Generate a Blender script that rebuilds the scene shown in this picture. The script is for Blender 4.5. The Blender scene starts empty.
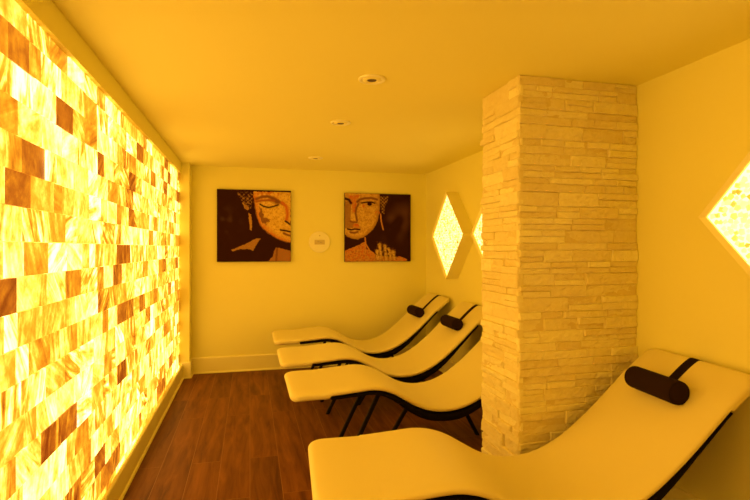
import bpy, bmesh, math, random
from mathutils import Vector, noise
C = bpy.context.scene.collection
random.seed(7)
PI = math.pi

# ------------------------------------------------------------- helpers
def link(name, me, parent=None, mats=()):
    o = bpy.data.objects.new(name, me); C.objects.link(o)
    for m in mats: me.materials.append(m)
    if parent: o.parent = parent
    return o
def obj(name, bm, m, parent=None, smooth=False):
    me = bpy.data.meshes.new(name)
    bmesh.ops.recalc_face_normals(bm, faces=bm.faces)
    bm.to_mesh(me); bm.free()
    for p in me.polygons: p.use_smooth = smooth
    return link(name, me, parent, m if isinstance(m, (list, tuple)) else (m,))
def tag(o, label, cat, group=None):
    o['label'] = label; o['category'] = cat
    if group: o['group'] = group
    return o
def struct(name, bm, m):
    o = obj(name, bm, m); o['kind'] = 'structure'; return o
def empty(name, loc, rotz=0):
    o = bpy.data.objects.new(name, None); C.objects.link(o)
    o.location = loc; o.rotation_euler = (0, 0, rotz); o.empty_display_size = .1
    return o
def children(o): return [c for c in bpy.data.objects if c.parent == o]
def copy_tree(o, parent=None):
    kids = children(o)
    c = o.copy(); C.objects.link(c); c.parent = parent
    for k in kids: copy_tree(k, c)
    return c
def box(bm, x0, x1, y0, y1, z0, z1, bev=0):
    vs = [bm.verts.new((x, y, z)) for x in (x0, x1) for y in (y0, y1) for z in (z0, z1)]
    f = [(0,1,3,2),(4,6,7,5),(0,4,5,1),(2,3,7,6),(0,2,6,4),(1,5,7,3)]
    fs = [bm.faces.new([vs[i] for i in q]) for q in f]
    if bev:
        es = list({e for q in fs for e in q.edges})
        bmesh.ops.bevel(bm, geom=es, offset=bev, segments=2, affect='EDGES', profile=.6)
    return vs
def bar(bm, a, b, w, d):
    """rectangular bar from a to b, w across Y, d in the XZ plane, cut level at both ends"""
    a, b = Vector(a), Vector(b)
    vs = []
    for p in (a, b):
        for sx, sy in ((-1,-1),(1,-1),(1,1),(-1,1)):
            vs.append(bm.verts.new((p.x+sx*d/2, p.y+sy*w/2, p.z)))
    for i in range(4): bm.faces.new((vs[i], vs[(i+1)%4], vs[4+(i+1)%4], vs[4+i]))
    bm.faces.new(vs[:4]); bm.faces.new(vs[4:])
    bmesh.ops.bevel(bm, geom=list({e for v in vs for e in v.link_edges}), offset=.004, segments=2, affect='EDGES')
def extrude_profile(bm, pts, axis, t0, t1, base, sgn):
    """pts (out, z) : swept along axis 'x' or 'y'; out is measured from base in direction sgn"""
    rows = []
    for t in (t0, t1):
        r = []
        for o_, z in pts:
            q = base + sgn*o_
            r.append(bm.verts.new((q, t, z) if axis == 'y' else (t, q, z)))
        rows.append(r)
    n = len(pts)
    for i in range(n): bm.faces.new((rows[0][i], rows[0][(i+1)%n], rows[1][(i+1)%n], rows[1][i]))
    bm.faces.new(rows[0]); bm.faces.new(rows[1])
def lathe(bm, prof, n=40, cx=0, cy=0, cz=0, axis='z'):
    rings = []
    for r, h in prof:
        ring = []
        for k in range(n):
            a = 2*PI*k/n; u, v = r*math.cos(a), r*math.sin(a)
            co = (cx+u, cy+v, cz+h) if axis == 'z' else (cx+u, cy+h, cz+v)
            ring.append(bm.verts.new(co))
        rings.append(ring)
    for a, b in zip(rings, rings[1:]):
        for k in range(n): bm.faces.new((a[k], a[(k+1)%n], b[(k+1)%n], b[k]))
    bm.faces.new(rings[0]); bm.faces.new(rings[-1])

# ------------------------------------------------------------- materials
def mat(name, col, rough=.6, bump=0, bscale=60, spec=.5, var=0, vscale=3, sheen=0):
    m = bpy.data.materials.new(name); m.use_nodes = True
    nt = m.node_tree; b = nt.nodes['Principled BSDF']
    b.inputs['Base Color'].default_value = (*col, 1); b.inputs['Roughness'].default_value = rough
    b.inputs['Specular IOR Level'].default_value = spec
    tc = nt.nodes.new('ShaderNodeTexCoord')
    if bump:
        n = nt.nodes.new('ShaderNodeTexNoise'); n.inputs['Scale'].default_value = bscale; n.inputs['Detail'].default_value = 4
        nt.links.new(tc.outputs['Object'], n.inputs['Vector'])
        bp = nt.nodes.new('ShaderNodeBump'); bp.inputs['Strength'].default_value = bump; bp.inputs['Distance'].default_value = .004
        nt.links.new(n.outputs[0], bp.inputs['Height']); nt.links.new(bp.outputs[0], b.inputs['Normal'])
    if var:
        n = nt.nodes.new('ShaderNodeTexNoise'); n.inputs['Scale'].default_value = vscale; n.inputs['Detail'].default_value = 3
        nt.links.new(tc.outputs['Object'], n.inputs['Vector'])
        r = nt.nodes.new('ShaderNodeValToRGB')
        r.color_ramp.elements[0].position = .3; r.color_ramp.elements[1].position = .7
        r.color_ramp.elements[0].color = (*[c*(1-var) for c in col], 1); r.color_ramp.elements[1].color = (*[min(1, c*(1+var)) for c in col], 1)
        nt.links.new(n.outputs[0], r.inputs[0]); nt.links.new(r.outputs[0], b.inputs['Base Color'])
    return m
WALLC = (.89, .86, .23)
M = {}
M['wall'] = mat('cream_wall_paint', WALLC, .75, .15, 90, .3)
M['ceil'] = mat('cream_ceiling_paint', (.885, .84, .23), .8, .15, 90, .2)
M['trim'] = mat('satin_trim_paint', (.91, .86, .30), .45, 0, spec=.4)
M['vinyl'] = mat('cream_vinyl', (.80, .725, .25), .5, .12, 160, .35)
M['shell'] = mat('black_shell', (.006, .004, .003), .6, .2, 300, .08)
M['metal'] = mat('black_metal', (.007, .005, .004), .5, 0, spec=.15)
M['bolster'] = mat('dark_brown_fabric', (.026, .012, .008), .85, .5, 350, .05)
M['strap'] = mat('dark_strap', (.018, .009, .006), .8, .4, 400, .05)
M['plate'] = mat('white_plate', (.94, .92, .50), .4)
M['greyplate'] = mat('grey_plate', (.62, .54, .22), .5)
M['dark'] = mat('dark_hole', (.10, .07, .05), .6)
M['canvas_edge'] = mat('canvas_edge', (.04, .02, .012), .8)

# wood floor
def floor_mat():
    m = bpy.data.materials.new('dark_oak_planks'); m.use_nodes = True; nt = m.node_tree; N = nt.nodes; L = nt.links
    b = N['Principled BSDF']; b.inputs['Roughness'].default_value = .5; b.inputs['Specular IOR Level'].default_value = .12
    tc = N.new('ShaderNodeTexCoord')
    rot = N.new('ShaderNodeMapping'); rot.inputs['Rotation'].default_value = (0, 0, PI/2); L.new(tc.outputs['Object'], rot.inputs[0])
    br = N.new('ShaderNodeTexBrick'); br.inputs['Scale'].default_value = 1
    br.inputs['Brick Width'].default_value = 1.5; br.inputs['Row Height'].default_value = .19
    br.inputs['Mortar Size'].default_value = .0016; br.inputs['Mortar Smooth'].default_value = .2; br.offset = .37
    br.inputs['Color1'].default_value = (0, 0, 0, 1); br.inputs['Color2'].default_value = (1, 1, 1, 1); br.inputs['Mortar'].default_value = (.5, .5, .5, 1)
    L.new(rot.outputs[0], br.inputs['Vector'])
    st = N.new('ShaderNodeMapping'); st.inputs['Scale'].default_value = (16, 1.6, 1); L.new(tc.outputs['Object'], st.inputs[0])
    add = N.new('ShaderNodeVectorMath'); add.operation = 'ADD'
    sc = N.new('ShaderNodeVectorMath'); sc.operation = 'SCALE'; sc.inputs['Scale'].default_value = 23
    L.new(br.outputs['Color'], sc.inputs[0]); L.new(st.outputs[0], add.inputs[0]); L.new(sc.outputs[0], add.inputs[1])
    n = N.new('ShaderNodeTexNoise'); n.inputs['Scale'].default_value = 1.1; n.inputs['Detail'].default_value = 9; n.inputs['Roughness'].default_value = .62; n.inputs['Distortion'].default_value = .6
    L.new(add.outputs[0], n.inputs['Vector'])
    r = N.new('ShaderNodeValToRGB'); e = r.color_ramp.elements
    e[0].position = .32; e[0].color = (.10, .032, .006, 1); e[1].position = .72; e[1].color = (.27, .105, .018, 1)
    x = e.new(.5); x.color = (.18, .064, .010, 1)
    L.new(n.outputs[0], r.inputs[0])
    hs = N.new('ShaderNodeMixRGB'); hs.blend_type = 'MULTIPLY'; hs.inputs[0].default_value = .2
    L.new(r.outputs[0], hs.inputs[1]); L.new(br.outputs['Color'], hs.inputs[2])
    jm = N.new('ShaderNodeMixRGB'); jm.inputs[2].default_value = (.42, .22, .07, 1)
    mul = N.new('ShaderNodeMath'); mul.operation = 'MULTIPLY'; mul.inputs[1].default_value = .55
    L.new(br.outputs['Fac'], mul.inputs[0]); L.new(mul.outputs[0], jm.inputs[0]); L.new(hs.outputs[0], jm.inputs[1])
    L.new(jm.outputs[0], b.inputs['Base Color'])
    bp = N.new('ShaderNodeBump'); bp.inputs['Strength'].default_value = .25; bp.inputs['Distance'].default_value = .003
    L.new(n.outputs[0], bp.inputs['Height']); L.new(bp.outputs[0], b.inputs['Normal'])
    return m
M['floor'] = floor_mat()

# backlit salt: 'brick' attribute = (tone, streak, 0) per brick, 'bco' = turned local coordinates
def salt_mat(name, strength, stops, nscale, amp):
    m = bpy.data.materials.new(name); m.use_nodes = True; nt = m.node_tree; N = nt.nodes; L = nt.links
    b = N['Principled BSDF']; b.inputs['Roughness'].default_value = .45
    at = N.new('ShaderNodeAttribute'); at.attribute_name = 'bco'
    ab = N.new('ShaderNodeAttribute'); ab.attribute_name = 'brick'
    sx = N.new('ShaderNodeSeparateXYZ'); L.new(ab.outputs['Vector'], sx.inputs[0])
    mp = N.new('ShaderNodeMapping'); mp.inputs['Scale'].default_value = nscale; L.new(at.outputs['Vector'], mp.inputs[0])
    n = N.new('ShaderNodeTexNoise'); n.inputs['Scale'].default_value = 1; n.inputs['Detail'].default_value = 6; n.inputs['Roughness'].default_value = .55; n.inputs['Distortion'].default_value = .9
    L.new(mp.outputs[0], n.inputs['Vector'])
    n2 = N.new('ShaderNodeTexNoise'); n2.inputs['Scale'].default_value = 9; n2.inputs['Detail'].default_value = 7; n2.inputs['Roughness'].default_value = .68
    L.new(at.outputs['Vector'], n2.inputs['Vector'])
    def math_(op, a, b_):
        q = N.new('ShaderNodeMath'); q.operation = op
        for i, v in enumerate((a, b_)):
            if isinstance(v, (int, float)): q.inputs[i].default_value = v
            else: L.new(v, q.inputs[i])
        return q.outputs[0]
    a1 = math_('MULTIPLY', math_('SUBTRACT', n.outputs[0], .5), sx.outputs[1])
    a2 = math_('MULTIPLY', math_('SUBTRACT', n2.outputs[0], .5), amp)
    v = math_('ADD', sx.outputs[0], math_('ADD', a1, a2))
    r = N.new('ShaderNodeValToRGB'); e = r.color_ramp.elements
    e[0].position, e[0].color = stops[0][0], (*stops[0][1], 1); e[1].position, e[1].color = stops[-1][0], (*stops[-1][1], 1)
    for p, c in stops[1:-1]:
        q = e.new(p); q.color = (*c, 1)
    L.new(v, r.inputs[0])
    L.new(r.outputs[0], b.inputs['Base Color']); L.new(r.outputs[0], b.inputs['Emission Color'])
    b.inputs['Emission Strength'].default_value = strength
    dm = N.new('ShaderNodeMixRGB'); dm.blend_type = 'MULTIPLY'; dm.inputs[0].default_value = 1; dm.inputs[2].default_value = (.45, .45, .35, 1)
    L.new(r.outputs[0], dm.inputs[1]); L.new(dm.outputs[0], b.inputs['Base Color'])
    return m
SALT = 2.1
M['salt'] = salt_mat('backlit_salt', SALT, [
    (0.00, (.085, .014, .001)), (.18, (.15, .036, .002)), (.34, (.24, .078, .003)), (.48, (.37, .145, .007)), (.59, (.58, .26, .024)), (.70, (.86, .47, .085)), (.9, (1.15, .76, .26))],
    (4, 20, 4), .8)
M['chips'] = salt_mat('backlit_salt_chips', .95, [
    (0.00, (.28, .10, .005)), (.25, (.60, .30, .02)), (.5, (.85, .52, .08)), (.8, (1, .62, .22)), (1, (1, .66, .32))],
    (20, 20, 20), .25)
def emis(name, col, s):
    m = bpy.data.materials.new(name); m.use_nodes = True; b = m.node_tree.nodes['Principled BSDF']
    b.inputs['Base Color'].default_value = (.5, .4, .2, 1); b.inputs['Emission Color'].default_value = (*col, 1); b.inputs['Emission Strength'].default_value = s
    return m
M['glow'] = emis('backlight_diffuser', (1, .66, .20), 2.1)
M['backing'] = emis('salt_backing', (.8, .38, .03), 1.2)

def stone_mat():
    m = bpy.data.materials.new('split_face_ledger_stone'); m.use_nodes = True; nt = m.node_tree; N = nt.nodes; L = nt.links
    b = N['Principled BSDF']; b.inputs['Roughness'].default_value = .85; b.inputs['Specular IOR Level'].default_value = .2
    ab = N.new('ShaderNodeAttribute'); ab.attribute_name = 'brick'
    sx = N.new('ShaderNodeSeparateXYZ'); L.new(ab.outputs['Vector'], sx.inputs[0])
    tc = N.new('ShaderNodeTexCoord')
    n = N.new('ShaderNodeTexNoise'); n.inputs['Scale'].default_value = 22; n.inputs['Detail'].default_value = 7; n.inputs['Roughness'].default_value = .6; L.new(tc.outputs['Object'], n.inputs['Vector'])
    q = N.new('ShaderNodeMath'); q.operation = 'MULTIPLY_ADD'; q.inputs[1].default_value = .5; L.new(n.outputs[0], q.inputs[0]); L.new(sx.outputs[0], q.inputs[2])
    r = N.new('ShaderNodeValToRGB'); e = r.color_ramp.elements
    e[0].position = .2; e[0].color = (.76, .65, .24, 1); e[1].position = 1; e[1].color = (.94, .90, .40, 1)
    L.new(q.outputs[0], r.inputs[0]); L.new(r.outputs[0], b.inputs['Base Color'])
    n3 = N.new('ShaderNodeTexNoise'); n3.inputs['Scale'].default_value = 55; n3.inputs['Detail'].default_value = 6; L.new(tc.outputs['Object'], n3.inputs['Vector'])
    bp = N.new('ShaderNodeBump'); bp.inputs['Strength'].default_value = .55; bp.inputs['Distance'].default_value = .011
    L.new(n3.outputs[0], bp.inputs['Height']); L.new(bp.outputs[0], b.inputs['Normal'])
    return m
M['stone'] = stone_mat()

def vc_mat():
    m = bpy.data.materials.new('printed_canvas'); m.use_nodes = True; nt = m.node_tree; N = nt.nodes; L = nt.links
    b = N['Principled BSDF']; b.inputs['Roughness'].default_value = .8; b.inputs['Specular IOR Level'].default_value = .04
    a = N.new('ShaderNodeAttribute'); a.attribute_name = 'paint'; L.new(a.outputs['Color'], b.inputs['Base Color'])
    return m
M['print'] = vc_mat()

# ------------------------------------------------------------- the room
H = 2.4; XL = -.738; XR = 2.2; YB = 6.10; YF = -1.7
def one(name, m, *b):
    bm = bmesh.new(); box(bm, *b); return struct(name, bm, m)
one('floor', M['floor'], XL-.2, XR+.12, YF-.12, YB+.12, -.1, 0)
one('ceiling', M['ceil'], XL-.2, XR+.12, YF-.12, YB+.12, H, H+.1)
one('wall_back', M['wall'], XL-.2, XR+.12, YB, YB+.12, 0, H)
one('wall_right', M['wall'], XR, XR+.12, YF, YB, 0, H)
one('wall_front', mat('ochre_wall_paint', (.85, .70, .22), .8), XL-.2, XR+.12, YF-.12, YF, 0, H)
SY0, SY1 = -1.5, 5.91  # glowing salt panel lengthened out of view, past the camera, for extra light
one('wall_left', M['wall'], XL-.2, XL-.1, YF, YB, 0, H)   # behind the recess of the salt panel
one('wall_left_end', M['wall'], XL-.1, XL, YF, SY0, 0, H)
one('trim_1', M['wall'], XL-.1, XL, SY0, SY1, 2.277, H)
one('trim_2', M['wall'], XL-.1, XL, SY0, SY1, 0, .12)
one('wall_corner', M['wall'], XL-.1, -.655, SY1, YB, 0, H)

BB = [(0, 0), (.027, 0), (.027, .008), (.022, .016), (.015, .020), (.015, .172), (.011, .181), (.004, .185), (0, .185)]
BL = [(o_, z*(.155/.185) if z > .1 else z) for o_, z in BB]
def base(name, pts, axis, t0, t1, b0, s):
    bm = bmesh.new(); extrude_profile(bm, pts, axis, t0, t1, b0, s); return struct(name, bm, M['trim'])
base('baseboard_left', BL, 'y', YF, SY1-.015, XL, 1)
base('baseboard_corner', BB, 'x', XL, -.640, SY1, -1)
base('baseboard_return', BB, 'y', SY1-.0151, YB, -.655, 1)
base('baseboard_back', BB, 'x', -.640, XR, YB, -1)
base('baseboard_right', BB, 'y', 2.93, YB-.015, XR, -1)
base('baseboard_side', BB, 'y', YF, 2.455, XR, -1)
base('baseboard_front', BB, 'x', XL+.015, XR-.015, YF, 1)

# ------------------------------------------------------------- salt brick wall
def attr_bm(bm):
    return bm.verts.layers.float_vector.new('brick'), bm.verts.layers.float_vector.new('bco')
def salt_panel():
    root = empty('salt_brick_panel', (XL-.03, (SY0+SY1)/2, .12))
    bm = bmesh.new(); lb, lc = attr_bm(bm)
    XF = -.762; pitch = .1197; ztop = 2.309; cy = root.location
    row = 0; z1 = ztop
    while z1 > .14:
        z0 = z1-pitch
        y = SY0 - random.choice((0, .05, .1))
        y = SY0 - (.10 if row % 2 else 0) - random.uniform(0, .03)
        while y < SY1-.01:
            q = random.random()
            w = .205 if q < .70 else .103 if q < .90 else .155
            ya, yb = max(y, SY0), min(y+w, SY1)
            y += w
            if yb-ya < .02: continue
            za, zb = max(z0, .121), z1
            dx = random.uniform(-.003, .003); g = .0012
            tone = random.choices((random.uniform(.60, .76), random.uniform(.48, .58), random.uniform(.33, .45), random.uniform(.10, .27)), (38, 37, 17, 8))[0]
            streak = random.uniform(.3, 1.0) if random.random() < .75 else 1.7
            vs = box(bm, XF-.045, XF+dx, ya+g, yb-g, za+g, zb-g)
            ang = random.choice((random.uniform(-.5, .5)+PI/2, random.uniform(-1.2, 1.2)+PI/2, random.uniform(0, PI)))
            off = Vector((random.uniform(0, 90), random.uniform(0, 90), random.uniform(0, 90)))
            for v in vs:
                u, w_ = v.co.y-(ya+yb)/2, v.co.z-(za+zb)/2
                v[lb] = (tone, streak, 0)
                v[lc] = Vector((u*math.cos(ang)+w_*math.sin(ang), -u*math.sin(ang)+w_*math.cos(ang), v.co.x)) + off
        z1 = z0; row += 1
    bmesh.ops.translate(bm, verts=bm.verts, vec=-cy)
    obj('salt_bricks', bm, M['salt'], root)
    bm = bmesh.new(); box(bm, XL-.0995, XF-.046, SY0+.001, SY1-.001, .121, 2.276)
    bmesh.ops.translate(bm, verts=bm.verts, vec=-cy)
    obj('backing_panel', bm, M['backing'], root)
    tag(root, 'long backlit wall of pale yellow, amber and rust salt bricks along the left side', 'salt wall')
salt_panel()

# ------------------------------------------------------------- stone pillar
PX0, PY0, PY1 = 1.437, 2.475, 2.915
def stone_pillar():
    root = empty('stone_pillar', ((PX0+XR)/2, (PY0+PY1)/2, 0))
    bm = bmesh.new(); lb, lc = attr_bm(bm)
    rnd = random.Random(3)
    def stone(o, du, dn, u0, u1, z0, z1, dep):
        """split-face block: front grid in (u, z) pushed out along dn"""
        nu = max(4, int((u1-u0)/.018)+2); nz = max(4, int((z1-z0)/.013)+2)
        tone = rnd.uniform(.1, .62); sd = rnd.uniform(0, 99)
        tilt = rnd.uniform(-.005, .005); tz = rnd.uniform(-.003, .003)
        grid = []
        for i in range(nu+1):
            r = []
            for j in range(nz+1):
                fu = 0 if i == 0 else 1 if i == nu else .004/(u1-u0)+(1-.008/(u1-u0))*(i-1)/(nu-2)
                fz = 0 if j == 0 else 1 if j == nz else .0035/(z1-z0)+(1-.007/(z1-z0))*(j-1)/(nz-2)
                u = u0+(u1-u0)*fu; z = z0+(z1-z0)*fz
                e = min(fu*(u1-u0), (1-fu)*(u1-u0), fz*(z1-z0), (1-fz)*(z1-z0))
                d = dep + tilt*(fu-.5)*2 + tz*(fz-.5)*2 + .0045*noise.noise(Vector((u*22, z*45, sd))) + .0030*noise.noise(Vector((u*95, z*130, sd)))
                if e < 1e-6:
                    d -= .006
                    if 0 < fz < 1: u += .0015*noise.noise(Vector((z*90, sd, 0)))
                p = o+du*u+dn*d; r.append(bm.verts.new((p.x, p.y, z)))
            grid.append(r)
        for i in range(nu):
            for j in range(nz): bm.faces.new((grid[i][j], grid[i+1][j], grid[i+1][j+1], grid[i][j+1]))
        # skirt back to the core
        ring = [grid[i][0] for i in range(nu+1)]+[grid[nu][j] for j in range(1, nz+1)]+[grid[i][nz] for i in range(nu-1, -1, -1)]+[grid[0][j] for j in range(nz-1, 0, -1)]
        back = []
        for v in ring:
            k = (Vector((v.co.x, v.co.y, 0))-o); uu = k.dot(du); p = o+du*uu+dn*(-.02)
            back.append(bm.verts.new((p.x, p.y, v.co.z)))
        n = len(ring)
        for i in range(n): bm.faces.new((ring[i], back[i], back[(i+1)%n], ring[(i+1)%n]))
        for v in [v for r in grid for v in r]+back: v[lb] = (tone, 0, 0)
    def face(o, du, dn, length, ext0):
        z = 0; k = 0
        while z < H-.004:
            big = rnd.random() < .55
            h = rnd.choice((.066, .072, .08)) if big else rnd.choice((.034, .04, .046))
            if H-z-h < .03: h = H-z
            u = -ext0 if k % 2 == 0 else -ext0
            u0 = u
            while u0 < length-.001:
                w = rnd.uniform(.12, .34)
                if length-(u0+w) < .09: w = length-u0
                dep = rnd.uniform(0, .019)
                if big and rnd.random() < .55:
                    hs = h*rnd.choice((.45, .5, .55))
                    cut = rnd.random()
                    stone(o, du, dn, u0, u0+w, z, z+hs, dep)
                    if w > .2 and cut < .5:
                        m_ = w*rnd.uniform(.35, .65)
                        stone(o, du, dn, u0, u0+m_, z+hs, z+h, rnd.uniform(0, .019)); stone(o, du, dn, u0+m_, u0+w, z+hs, z+h, rnd.uniform(0, .019))
                    else: stone(o, du, dn, u0, u0+w, z+hs, z+h, rnd.uniform(0, .019))
                else: stone(o, du, dn, u0, u0+w, z, z+h, dep)
                u0 += w
            z += h; k += 1
    face(Vector((PX0, PY0, 0)), Vector((1, 0, 0)), Vector((0, -1, 0)), XR-PX0-.001, .006)
    face(Vector((PX0, PY1, 0)), Vector((0, -1, 0)), Vector((-1, 0, 0)), PY1-PY0+.006, 0)
    face(Vector((XR-.001, PY1, 0)), Vector((-1, 0, 0)), Vector((0, 1, 0)), XR-PX0, 0)
    box(bm, PX0+.001, XR-.001, PY0+.001, PY1-.001, 0, H-.001)
    bmesh.ops.translate(bm, verts=bm.verts, vec=-root.location)
    me = bpy.data.meshes.new('stone_cladding'); bm.to_mesh(me); bm.free()
    link('stone_cladding', me, root, (M['stone'],))
    tag(root, 'square pillar clad in cream split-face ledger stone, standing against the right wall', 'pillar')
stone_pillar()

# ------------------------------------------------------------- diamond light boxes
def diamond(cy, cz, label):
    hw, hh, d, t = .45, .475, .143, .020
    root = empty('diamond_wall_light', (XR, cy, cz))
    def ring(bm, x, a, b): return [bm.verts.new((x, y, z)) for y, z in ((-a, 0), (0, b), (a, 0), (0, -b))]
    bm = bmesh.new()
    k = t*1.42
    r0 = ring(bm, 0, hw, hh); r1 = ring(bm, -d, hw, hh); r2 = ring(bm, -d+.014, hw-k, hh-k); r3 = ring(bm, -d+.024, hw-k, hh-k)
    for A, B in ((r0, r1), (r1, r2), (r2, r3)):
        for i in range(4): bm.faces.new((A[i], A[(i+1)%4], B[(i+1)%4], B[i]))
    bm.faces.new(r0); 
    obj('box_frame', bm, M['trim'], root)
    bm = bmesh.new(); a, b = hw-k-.0005, hh-k-.0005
    r0 = ring(bm, -d+.0241, a, b); r1 = ring(bm, -d+.032, a, b)
    for i in range(4): bm.faces.new((r0[i], r0[(i+1)%4], r1[(i+1)%4], r1[i]))
    bm.faces.new(r0); bm.faces.new(r1)
    obj('diffuser', bm, M['glow'], root)
    rnd = random.Random(int(cy*10))
    bm = bmesh.new(); lb, lc = attr_bm(bm)
    s = .026; n = int(2*hh/s)+2
    for i in range(-n, n):
        for j in range(-n, n):
            y = i*s + (.5*s if j % 2 else 0)+rnd.uniform(-.007, .007); z = j*s+rnd.uniform(-.007, .007)
            if abs(y)/a+abs(z)/b > .955 or rnd.random() < .05: continue
            near = cy < 3
            r_ = rnd.uniform(.011, .019); an = rnd.uniform(0, PI); m_ = rnd.choice((4, 4, 5))
            q = rnd.random()
            tone = rnd.uniform(.12, .4) if q < (.14 if near else .05) else rnd.uniform(.42, .62) if q < .42 else rnd.uniform(.7, 1)
            x0, x1 = -d+.0241, -d+.0241-rnd.uniform(.004, .010)
            lo = []; hi = []
            for k_ in range(m_):
                aa = an+2*PI*k_/m_+rnd.uniform(-.25, .25); rr = r_*rnd.uniform(.85, 1.15)
                lo.append(bm.verts.new((x0, y+rr*math.cos(aa), z+rr*math.sin(aa))))
                hi.append(bm.verts.new((x1, y+.82*rr*math.cos(aa), z+.82*rr*math.sin(aa))))
            bm.faces.new(hi)
            for k_ in range(m_): bm.faces.new((lo[k_], lo[(k_+1)%m_], hi[(k_+1)%m_], hi[k_]))
            for v in lo+hi: v[lb] = (tone, .3, 0); v[lc] = v.co
    c = obj('salt_chips', bm, M['chips'], root); c['kind'] = 'stuff'
    tag(root, label, 'wall light', 'diamond salt lights on the right wall')
diamond(5.07, 1.585, 'diamond-shaped salt light box in full view on the right wall near the back corner')
diamond(3.99, 1.585, 'diamond-shaped salt light box half hidden behind the stone pillar')
diamond(1.475, 1.595, 'large diamond-shaped salt light box nearest the viewer, above the front lounger')

# ------------------------------------------------------------- loungers
PROF = [(.235, .502), (.30, .512), (.40, .514), (.52, .516), (.66, .527), (.78, .535), (.87, .523), (.95, .494), (1.03, .448), (1.12, .396), (1.21, .364), (1.30, .353), (1.40, .362),
        (1.50, .394), (1.62, .461), (1.76, .571), (1.90, .701), (2.00, .796), (2.08, .865), (2.145, .908)]
def spline(P, n=160):
    out = []
    for i in range(len(P)-1):
        p0, p1, p2, p3 = (Vector(P[max(0, min(len(P)-1, k))]) for k in (i-1, i, i+1, i+2))
        for t in [k/16 for k in range(16)]:
            out.append(.5*((2*p1)+(-p0+p2)*t+(2*p0-5*p1+4*p2-p3)*t*t+(-p0+3*p1-3*p2+p3)*t**3))
    out.append(Vector(P[-1])); return out
SP = spline(PROF)
CUM = [0]
for a, b in zip(SP, SP[1:]): CUM.append(CUM[-1]+(b-a).length)
LEN = CUM[-1]
def at_s(s):
    s = max(0, min(LEN, s))
    i = max(k for k in range(len(CUM)) if CUM[k] <= s+1e-9); i = min(i, len(SP)-2)
    t = (s-CUM[i])/(CUM[i+1]-CUM[i]); p = SP[i].lerp(SP[i+1], t)
    a, b = SP[max(0, i-2)], SP[min(len(SP)-1, i+3)]
    d = (b-a).normalized(); return p, Vector((-d.y, d.x))
def s_of_x(x): return min(range(len(SP)), key=lambda k: abs(SP[k].x-x)) and CUM[min(range(len(SP)), key=lambda k: abs(SP[k].x-x))]
def sweep(bm, svals, halfw, top, bot, nside=14, ex=7.):
    """sections across Y: from top offset to bottom offset along the normal"""
    rings = []
    for s in svals:
        p, n = at_s(s); hw = halfw(s); t, b = top(s), bot(s); c = (t+b)/2; hh = (t-b)/2
        r = []
        N_ = 4*nside
        for k in range(N_):
            a = 2*PI*k/N_; ca, sa = math.cos(a), math.sin(a)
            # dense corners: superellipse
            y = math.copysign(abs(ca)**(2/ex), ca)*hw if abs(ca) > 1e-9 else 0
            q = math.copysign(abs(sa)**(2/3.0), sa)*hh if abs(sa) > 1e-9 else 0
            o_ = p+n*(c+q); r.append(bm.verts.new((o_.x, y, o_.y)))
        rings.append(r)
    for A, B in zip(rings, rings[1:]):
        for k in range(len(A)): bm.faces.new((A[k], A[(k+1)%len(A)], B[(k+1)%len(A)], B[k]))
    bm.faces.new(rings[0]); bm.faces.new(rings[-1])
def sm(a, b, x): t = max(0, min(1, (x-a)/(b-a))); return t*t*(3-2*t)
S1, S2 = s_of_x(.505), s_of_x(1.985)
W = .674
def rnd_in(s, r): 
    d = min(s, LEN-s); return 1 if d >= r else math.sqrt(max(0, 1-(1-d/r)**2))
def m_half(s):
    q = .07 if s < LEN/2 else .05
    return W/2-q*(1-rnd_in(s, q))
def m_mid(s): return -.026
def m_top(s): return -.026+.026*max(.08, rnd_in(s, .028))
def m_thick(s):
    return .046+.020*(1-sm(S1-.012, S1, s)+sm(S2, S2+.012, s))
def m_bot(s): return -.026-(m_thick(s)-.026)*max(.08, rnd_in(s, .03))
def shell_d(s):
    x = at_s(s)[0].x
    K = [(.5, .020), (.8, .026), (1.0, .040), (1.2, .066), (1.4, .072), (1.6, .050), (1.8, .020), (1.95, .010), (2.1, .007)]
    for (a, u), (b, v) in zip(K, K[1:]):
        if a <= x <= b: return u+(v-u)*(x-a)/(b-a)
    return .02
def lounger(loc, label):
    root = empty('spa_lounger', (0, 0, 0))
    sv = [0, .002, .005, .01, .016, .024, .034, .046, .06, .075]
    mid = [.075+(LEN-.15)*k/90 for k in range(1, 90)]
    sv = sorted(set(sv+mid+[S1-.012, S1-.006, S1, S2, S2+.006, S2+.012]+[LEN-v for v in sv]))
    bm = bmesh.new(); sweep(bm, sv, m_half, m_top, m_bot)
    obj('mattress', bm, M['vinyl'], root, True)
    bm = bmesh.new(); ss = [S1+.0005+(S2-S1-.001)*k/70 for k in range(71)]
    sweep(bm, ss, lambda s: W/2-.006, lambda s: -.043, lambda s: -.046-shell_d(s), ex=12)
    obj('shell', bm, M['shell'], root, True)
    for a, b, sides in (((.868, .440), (.65, 0), (-.18, .18)), ((1.155, .300), (.965, 0), (0,)), ((1.52, .335), (1.70, 0), (0,))):
        for y in sides:
            bm = bmesh.new(); bar(bm, (a[0], y, a[1]), (b[0], y, b[1]), .028, .030)
            obj('leg', bm, M['metal'], root)
    for x, z in ((1.11, .300), (1.51, .300)):
        bm = bmesh.new(); box(bm, x-.012, x+.012, -.22, .22, z-.012, z+.012, .003)
        obj('crossbar', bm, M['metal'], root)
    root.location = loc
    tag(root, label, 'lounger', 'wave-shaped loungers in a row along the right wall')
    return root
L1 = lounger((0, 5.525, 0), 'cream wave-shaped lounger furthest away, beside the back wall')
SPOTS = [((.005, 4.515, 0), 'cream wave-shaped lounger with its head end just beyond the pillar, between two others'),
         ((.012, 3.57, 0), 'cream wave-shaped lounger whose head end is hidden behind the stone pillar'),
         ((.0134, 2.180, 0), 'large cream wave-shaped lounger in the foreground, in front of the stone pillar')]
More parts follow.
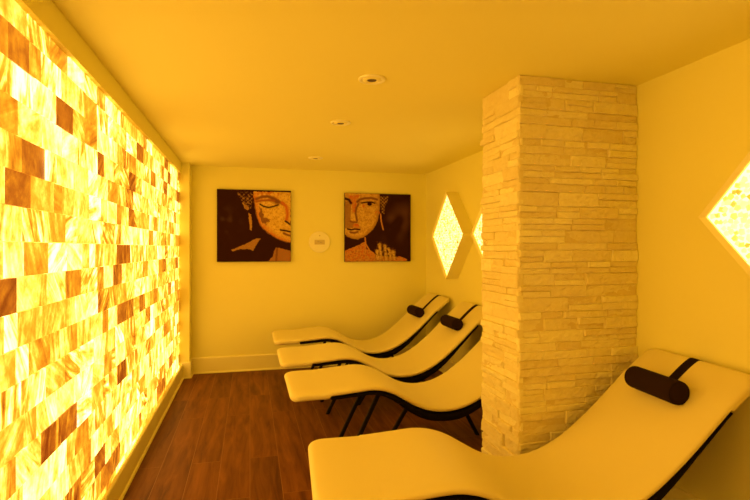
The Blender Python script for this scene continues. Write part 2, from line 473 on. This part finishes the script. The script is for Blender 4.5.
for loc, lab in SPOTS:
    c = copy_tree(L1); c.location = loc; c['label'] = lab
    if 'foreground' in lab: c.rotation_euler = (0, 0, -.075)

# head bolsters with their straps
def bolster(lx, ly, dy, xb, rz, label):
    root = empty('bolster_pillow', (0, 0, 0))
    r, hl = .056, .158
    s = s_of_x(xb); p, n = at_s(s); cx, cz = p.x+n.x*(r-.004), p.y+n.y*(r-.004)
    bm = bmesh.new()
    prof = [(0.02, -hl), (.045, -hl-.001), (r-.010, -hl+.002), (r-.003, -hl+.007), (r, -hl+.016)]
    full = prof+[(r*(1+.004*math.sin(q*2.1)), -hl+.016+(2*hl-.032)*q/12) for q in range(1, 12)]+[(a, -b) for a, b in reversed(prof)]
    lathe(bm, full, 36, axis='y')
    o = obj('pillow', bm, M['bolster'], root, True); o.location = (0, 0, 0)
    rings = []
    for sy in (-1, 1):
        bm = bmesh.new()
        n_ = 36; R0, rr = r-.005, .0035; grid = []
        for k in range(n_):
            a = 2*PI*k/n_; ring = []
            for j in range(8):
                b_ = 2*PI*j/8; q = R0+rr*math.cos(b_)
                ring.append(bm.verts.new((q*math.cos(a), sy*(hl-.006)+rr*math.sin(b_), q*math.sin(a))))
            grid.append(ring)
        for k in range(n_):
            for j in range(8): bm.faces.new((grid[k][j], grid[(k+1)%n_][j], grid[(k+1)%n_][(j+1)%8], grid[k][(j+1)%8]))
        pi_ = obj('piping', bm, M['strap'], root, True)
    # strap along the mattress, over the head end
    bm = bmesh.new(); sec = []
    w = .027
    e = LEN
    svals = [s+(e-.03-s)*k/26 for k in range(27)]
    pts = []
    for q in svals:
        pp, nn = at_s(q); pts.append((pp+nn*.0015, nn))
    pp, nn = at_s(LEN); tt = Vector((nn.y, -nn.x))
    for k in range(1, 9):                            # round the nose of the head end
        a = PI*k/8; c0 = at_s(LEN-.03)[0]+nn*(-.033)
        pts.append((c0+nn*(.0345*math.cos(a))+tt*(.0335*math.sin(a)), nn*math.cos(a)+tt*math.sin(a)))
    for P, Nn in pts:
        sec.append([bm.verts.new((P.x-cx+Nn.x*h, y, P.y-cz+Nn.y*h)) for y, h in ((-w, -.001), (-w, .002), (w, .002), (w, -.001))])
    for A, B in zip(sec, sec[1:]):
        for k in range(4): bm.faces.new((A[k], A[(k+1)%4], B[(k+1)%4], B[k]))
    bm.faces.new(sec[0]); bm.faces.new(sec[-1])
    obj('strap', bm, M['strap'], root)
    root.location = (lx+cx*math.cos(rz)-dy*math.sin(rz), ly+cx*math.sin(rz)+dy*math.cos(rz), cz); root.rotation_euler = (0, 0, rz)
    tag(root, label, 'pillow', 'dark bolster pillows on the loungers')
bolster(0, 5.525, -.05, 1.885, 0, 'small dark brown bolster on the lounger beside the back wall')
bolster(.005, 4.515, -.05, 1.90, 0, 'dark brown bolster on the second lounger from the back wall, left of the pillar')
bolster(.0134, 2.180, .0, 1.945, -.075, 'large dark brown bolster on the foreground lounger, right of the pillar')

# ------------------------------------------------------------- canvases
def inpoly(x, y, P):
    c = False; n = len(P); j = n-1
    for i in range(n):
        xi, yi = P[i]; xj, yj = P[j]
        if (yi > y) != (yj > y) and x < (xj-xi)*(y-yi)/(yj-yi)+xi: c = not c
        j = i
    return c
def dseg(x, y, P):
    best = 1e9
    for (ax, ay), (bx, by) in zip(P, P[1:]):
        dx, dy = bx-ax, by-ay; t = max(0, min(1, ((x-ax)*dx+(y-ay)*dy)/(dx*dx+dy*dy+1e-9)))
        best = min(best, math.hypot(x-ax-dx*t, y-ay-dy*t))
    return best
def nz(x, y, s, k=0): return noise.noise(Vector((x*s, y*s, k*7.3)))
def mixc(a, b, t): t = max(0, min(1, t)); return tuple(p*(1-t)+q*t for p, q in zip(a, b))
DARK = (.034, .010, .004); GOLD = (.80, .55, .08); OCH = (.55, .30, .04); RED = (.55, .15, .02); SHAD = (.22, .09, .02); TAN = (.33, .17, .04)
# picture coordinates: 0..500 square, y down
F1 = [(243, 10), (500, 10), (500, 372), (455, 362), (410, 345), (370, 322), (330, 292), (296, 262), (276, 228), (262, 180), (250, 120), (242, 60)]
F2 = [(0, 0), (262, 0), (264, 60), (262, 130), (250, 190), (228, 240), (190, 285), (140, 322), (95, 338), (55, 335), (20, 318), (0, 300)]
def paint1(x, y):
    n1, n2, n3 = nz(x, y, .02, 1), nz(x, y, .07, 2), nz(x, y, .2, 3)
    c = mixc(DARK, (.085, .045, .03), max(0, n1)*.6*math.exp(-((x-60)**2+(y-220)**2)/5000)*3)
    xe, ye = x+4*n2, y+4*nz(x, y, .07, 5)
    if inpoly(xe, ye, [(135, 18), (165, 12), (240, 12), (238, 60), (228, 130), (205, 140), (180, 120), (168, 85), (145, 50)]):
        v = math.sin(x*.22+2*n2)*math.sin(y*.24)+n3*.8
        c = mixc(DARK, TAN, .1+.8*v+n2*1.2)
    if inpoly(xe, ye, [(168, 88), (200, 110), (215, 128), (205, 142), (182, 128)]): c = mixc(TAN, OCH, .3+n2)
    if inpoly(xe, ye, [(210, 160), (228, 170), (234, 225), (228, 282), (215, 280), (218, 240), (208, 205)]): c = mixc(TAN, OCH, .4+n3)
    if inpoly(xe, ye, [(90, 418), (150, 395), (210, 368), (262, 338), (290, 340), (268, 370), (240, 426), (205, 412), (150, 412), (105, 428)]): c = mixc(TAN, OCH, .15+n3*.8)
    if inpoly(xe, ye, [(396, 400), (500, 425), (500, 500), (345, 500), (372, 465)]):
        c = mixc(TAN, RED, n3*1.5)
        if dseg(x, y, [(405, 405), (398, 500)]) < 7: c = SHAD
    if inpoly(xe, ye, F1):
        c = mixc(GOLD, OCH, .35+n3*1.5+n2*1.0+nz(x, y, .4, 9))
        d = dseg(x, y, F1[2:])
        c = mixc(RED, c, d/38+n2*.6) if d < 45 else c
        if d < 6: c = SHAD
        if inpoly(x+9*n2, y+9*n3, [(285, 120), (305, 130), (310, 185), (355, 205), (352, 222), (330, 222), (335, 250), (300, 225), (283, 175)]): c = mixc(SHAD, TAN, .3+n3)
        if y < 70 and x < 420: c = mixc(c, RED, .35+n2*.8)
        b = dseg(x, y, [(262, 62), (300, 46), (340, 42), (380, 55), (420, 78), (450, 95)])
        c = mixc(SHAD, c, (b-5)/9)
        e = dseg(x, y, [(375, 62), (405, 84)]); c = mixc(SHAD, c, e/26+n2*.5)
        e = dseg(x, y, [(262, 80), (300, 72), (340, 68), (385, 72)])
        c = mixc(mixc(SHAD, RED, .4), c, (e-3)/9)
        l = dseg(x, y, [(288, 98), (310, 112), (345, 120), (380, 112), (412, 100)])
        c = mixc(DARK, c, (l-3)/5)
        ns = dseg(x, y, [(440, 85), (468, 110), (478, 160), (470, 205)])
        c = mixc(RED, c, (ns-4)/14)
        ns = dseg(x, y, [(462, 215), (475, 222), (492, 236)]); c = mixc(DARK, c, (ns-4)/5)
        m_ = dseg(x, y, [(428, 277), (460, 282), (500, 290)]); c = mixc(DARK, c, (m_-4)/4)
        m_ = dseg(x, y, [(450, 300), (475, 312), (500, 318)]); c = mixc(SHAD, c, (m_-4)/7)
    return c
def paint2(x, y):
    n1, n2, n3 = nz(x, y, .012, 1), nz(x, y, .07, 2), nz(x, y, .2, 3)
    c = mixc(DARK, (.13, .055, .028), (.35+n1*1.3)*math.exp(-((x-410)**2+(y-190)**2)/16000.))
    xe, ye = x+4*n2, y+4*nz(x, y, .07, 5)
    if inpoly(xe, ye, [(262, 20), (325, 15), (322, 55), (300, 90), (295, 150), (278, 140), (270, 100)]):
        c = mixc(DARK, OCH, .15+.7*math.sin(x*.25)*math.sin(y*.25)+n3*1.6)
    if dseg(x, y, [(268, 150), (272, 200), (280, 235), (288, 265)]) < 5: c = mixc(OCH, RED, .4+n3)
    if inpoly(xe, ye, [(0, 420), (60, 395), (110, 375), (148, 355), (160, 400), (190, 430), (240, 455), (330, 470), (420, 462), (470, 485), (470, 500), (0, 500)]):
        c = mixc(OCH, RED, .45+n3*1.6+n2)
        c = mixc(c, SHAD, max(0, nz(x, y, .12, 8))*1.2)
    if dseg(x, y, [(150, 325), (155, 370), (185, 420), (215, 440)]) < 5: c = mixc(OCH, RED, .4)
    for q, (ax, ay, bx, by) in enumerate([(262, 375, 272, 480), (300, 390, 312, 485), (330, 410, 345, 480), (362, 425, 372, 475), (240, 420, 245, 480)]):
        d = dseg(x, y, [(ax, ay), (bx, by)])
        if d < 15+26*n3+10*n2: c = mixc(GOLD, SHAD, .3+n3*2.2+d/60)
    if inpoly(xe, ye, F2):
        c = mixc(mixc(GOLD, OCH, .45), mixc(OCH, SHAD, .35), .35+n3*1.7+n2*1.0+nz(x, y, .4, 9))
        d = dseg(x, y, F2[1:-1])
        c = mixc(mixc(SHAD, OCH, .4), c, d/26)
        if inpoly(xe, ye, [(0, 60), (48, 60), (45, 120), (42, 200), (70, 215), (60, 255), (0, 260)]): c = mixc(mixc(SHAD, TAN, .5), c, .25+n3*.4)
        if inpoly(xe, ye, [(20, 20), (110, 12), (85, 60), (82, 110), (78, 140), (55, 140), (52, 80)]): c = mixc(RED, c, .25+n2)
        if math.hypot(x-82, (y-245)*1.1) < 26: c = mixc(RED, c, .4+n2)
        if math.hypot(x-150, y-92) < 20 or math.hypot(x-245, y-145) < 20: c = mixc(RED, c, .5+n2*2)
        b = dseg(x, y, [(92, 62), (110, 45), (150, 35), (200, 32), (240, 42)]); c = mixc(SHAD, c, (b-5)/7)
        b = dseg(x, y, [(0, 40), (30, 50), (45, 72)]); c = mixc(DARK, c, (b-5)/9)
        b = dseg(x, y, [(95, 60), (115, 66)]); c = mixc(SHAD, c, .25+b/22)
        b = dseg(x, y, [(225, 60), (236, 70)]); c = mixc(SHAD, c, .25+b/20)
        b = dseg(x, y, [(125, 70), (155, 64), (200, 62), (222, 70)]); c = mixc(DARK, c, (b-3)/5)
        if math.hypot((x-184)*.8, y-76) < 14: c = DARK
        b = dseg(x, y, [(100, 80), (84, 110), (80, 150), (90, 200)]); c = mixc(SHAD, c, (b-3)/9)
        b = dseg(x, y, [(42, 205), (60, 212), (88, 212)]); c = mixc(SHAD, c, (b-3)/7)
        b = dseg(x, y, [(20, 262), (50, 268), (75, 262), (110, 266)]); c = mixc(DARK, c, (b-4)/4)
        b = dseg(x, y, [(40, 285), (70, 290), (95, 282)]); c = mixc(SHAD, c, (b-4)/7)
    return c
def canvas(x0, x1, z0, z1, fn, label):
    cx, cz = (x0+x1)/2, (z0+z1)/2
    root = empty('canvas_picture', (cx, YB, z0))
    w, h = x1-x0, z1-z0; d = .036
    bm = bmesh.new(); box(bm, -w/2, w/2, -d, -.001, 0, h, .003)
    obj('stretched_canvas', bm, M['canvas_edge'], root)
    n = 190; me = bpy.data.meshes.new('printed_face'); vs = []; fs = []; cols = []
    for j in range(n+1):
        for i in range(n+1):
            vs.append((-w/2+.002+(w-.004)*i/n, -d-.0006, h-.002-(h-.004)*j/n)); cols.append(fn(i/n*500, j/n*500))
    for j in range(n):
        for i in range(n):
            a = j*(n+1)+i; fs.append((a, a+n+1, a+n+2, a+1))
    me.from_pydata(vs, [], fs)
    at = me.color_attributes.new('paint', 'FLOAT_COLOR', 'POINT')
    for k, c in enumerate(cols): at.data[k].color = (max(0, c[0]), max(0, c[1]), max(0, c[2]), 1)
    link('printed_face', me, root, (M['print'],))
    tag(root, label, 'picture', 'square canvas pictures on the back wall')
canvas(-.372, .477, 1.288, 2.135, paint1, 'square canvas on the left of the back wall, golden face with a closed eye')
canvas(1.132, 1.985, 1.280, 2.130, paint2, 'square canvas on the right of the back wall, golden face with an open eye')

# ------------------------------------------------------------- round plate between the pictures
root = empty('round_wall_plate', (.823, YB, 1.523))
bm = bmesh.new(); lathe(bm, [(.124, 0), (.130, -.004), (.130, -.018), (.126, -.024), (.02, -.026)], 56, axis='y')
obj('disc', bm, M['plate'], root, False)
bm = bmesh.new(); box(bm, -.062, .062, -.034, -.024, -.030, .026, .003)
lb_ = obj('nameplate', bm, M['greyplate'], root)
bm = bmesh.new(); box(bm, -.022, .020, -.0352, -.0338, -.003, .003); box(bm, .006, .030, -.0352, -.0338, -.011, -.005); box(bm, -.03, -.01, -.0352, -.0338, .006, .011)
obj('marking', bm, mat('faded_marking', (.4, .34, .2), .6), lb_)
bm = bmesh.new(); lathe(bm, [(.009, -.024), (.009, -.030), (.003, -.032)], 16, cz=.078, axis='y')
obj('screw', bm, M['greyplate'], root)
tag(root, 'pale round plate with a small rectangular panel, on the wall between the two pictures', 'wall fixture')

# ------------------------------------------------------------- downlights (off)
def downlight(x, y, label):
    root = empty('ceiling_downlight', (x, y, H))
    bm = bmesh.new(); lathe(bm, [(.076, 0), (.076, -.004), (.072, -.009), (.064, -.010), (.060, -.007), (.055, -.0045), (.05, -.004)], 48)
    obj('trim_ring', bm, M['plate'], root, False)
    bm = bmesh.new(); lathe(bm, [(.053, -.004), (.046, -.010), (.036, -.013), (.030, -.010), (.026, -.006), (.02, -.0055)], 40)
    obj('gimbal', bm, M['trim'], root, False)
    bm = bmesh.new(); lathe(bm, [(.027, -.006), (.024, -.0098), (.01, -.0104)], 32)
    obj('lens', bm, M['dark'], root)
    tag(root, label, 'ceiling light', 'unlit recessed downlights in a line on the ceiling')
downlight(.665, 2.73, 'unlit round downlight nearest the viewer, largest of the three on the ceiling')
downlight(.665, 3.73, 'unlit round downlight, middle one of the ceiling line')
downlight(.668, 5.25, 'unlit round downlight furthest back, smallest of the ceiling line')

# ------------------------------------------------------------- camera, world, view
cam = bpy.data.cameras.new('camera'); cam.lens = 24; cam.sensor_width = 36; cam.shift_y = -2/750
co = bpy.data.objects.new('camera', cam); C.objects.link(co)
co.location = (0, 0, 1.45); co.rotation_euler = (PI/2, 0, -math.radians(14.04))
cam.clip_start = .05
bpy.context.scene.camera = co
w = bpy.data.worlds.new('world'); w.use_nodes = True; w.node_tree.nodes['Background'].inputs[0].default_value = (.02, .012, .004, 1)
w.node_tree.nodes['Background'].inputs[1].default_value = .3
bpy.context.scene.world = w
vs = bpy.context.scene.view_settings
vs.view_transform = 'Standard'; vs.look = 'None'; vs.exposure = .80; vs.gamma = 1; vs.use_curve_mapping = False
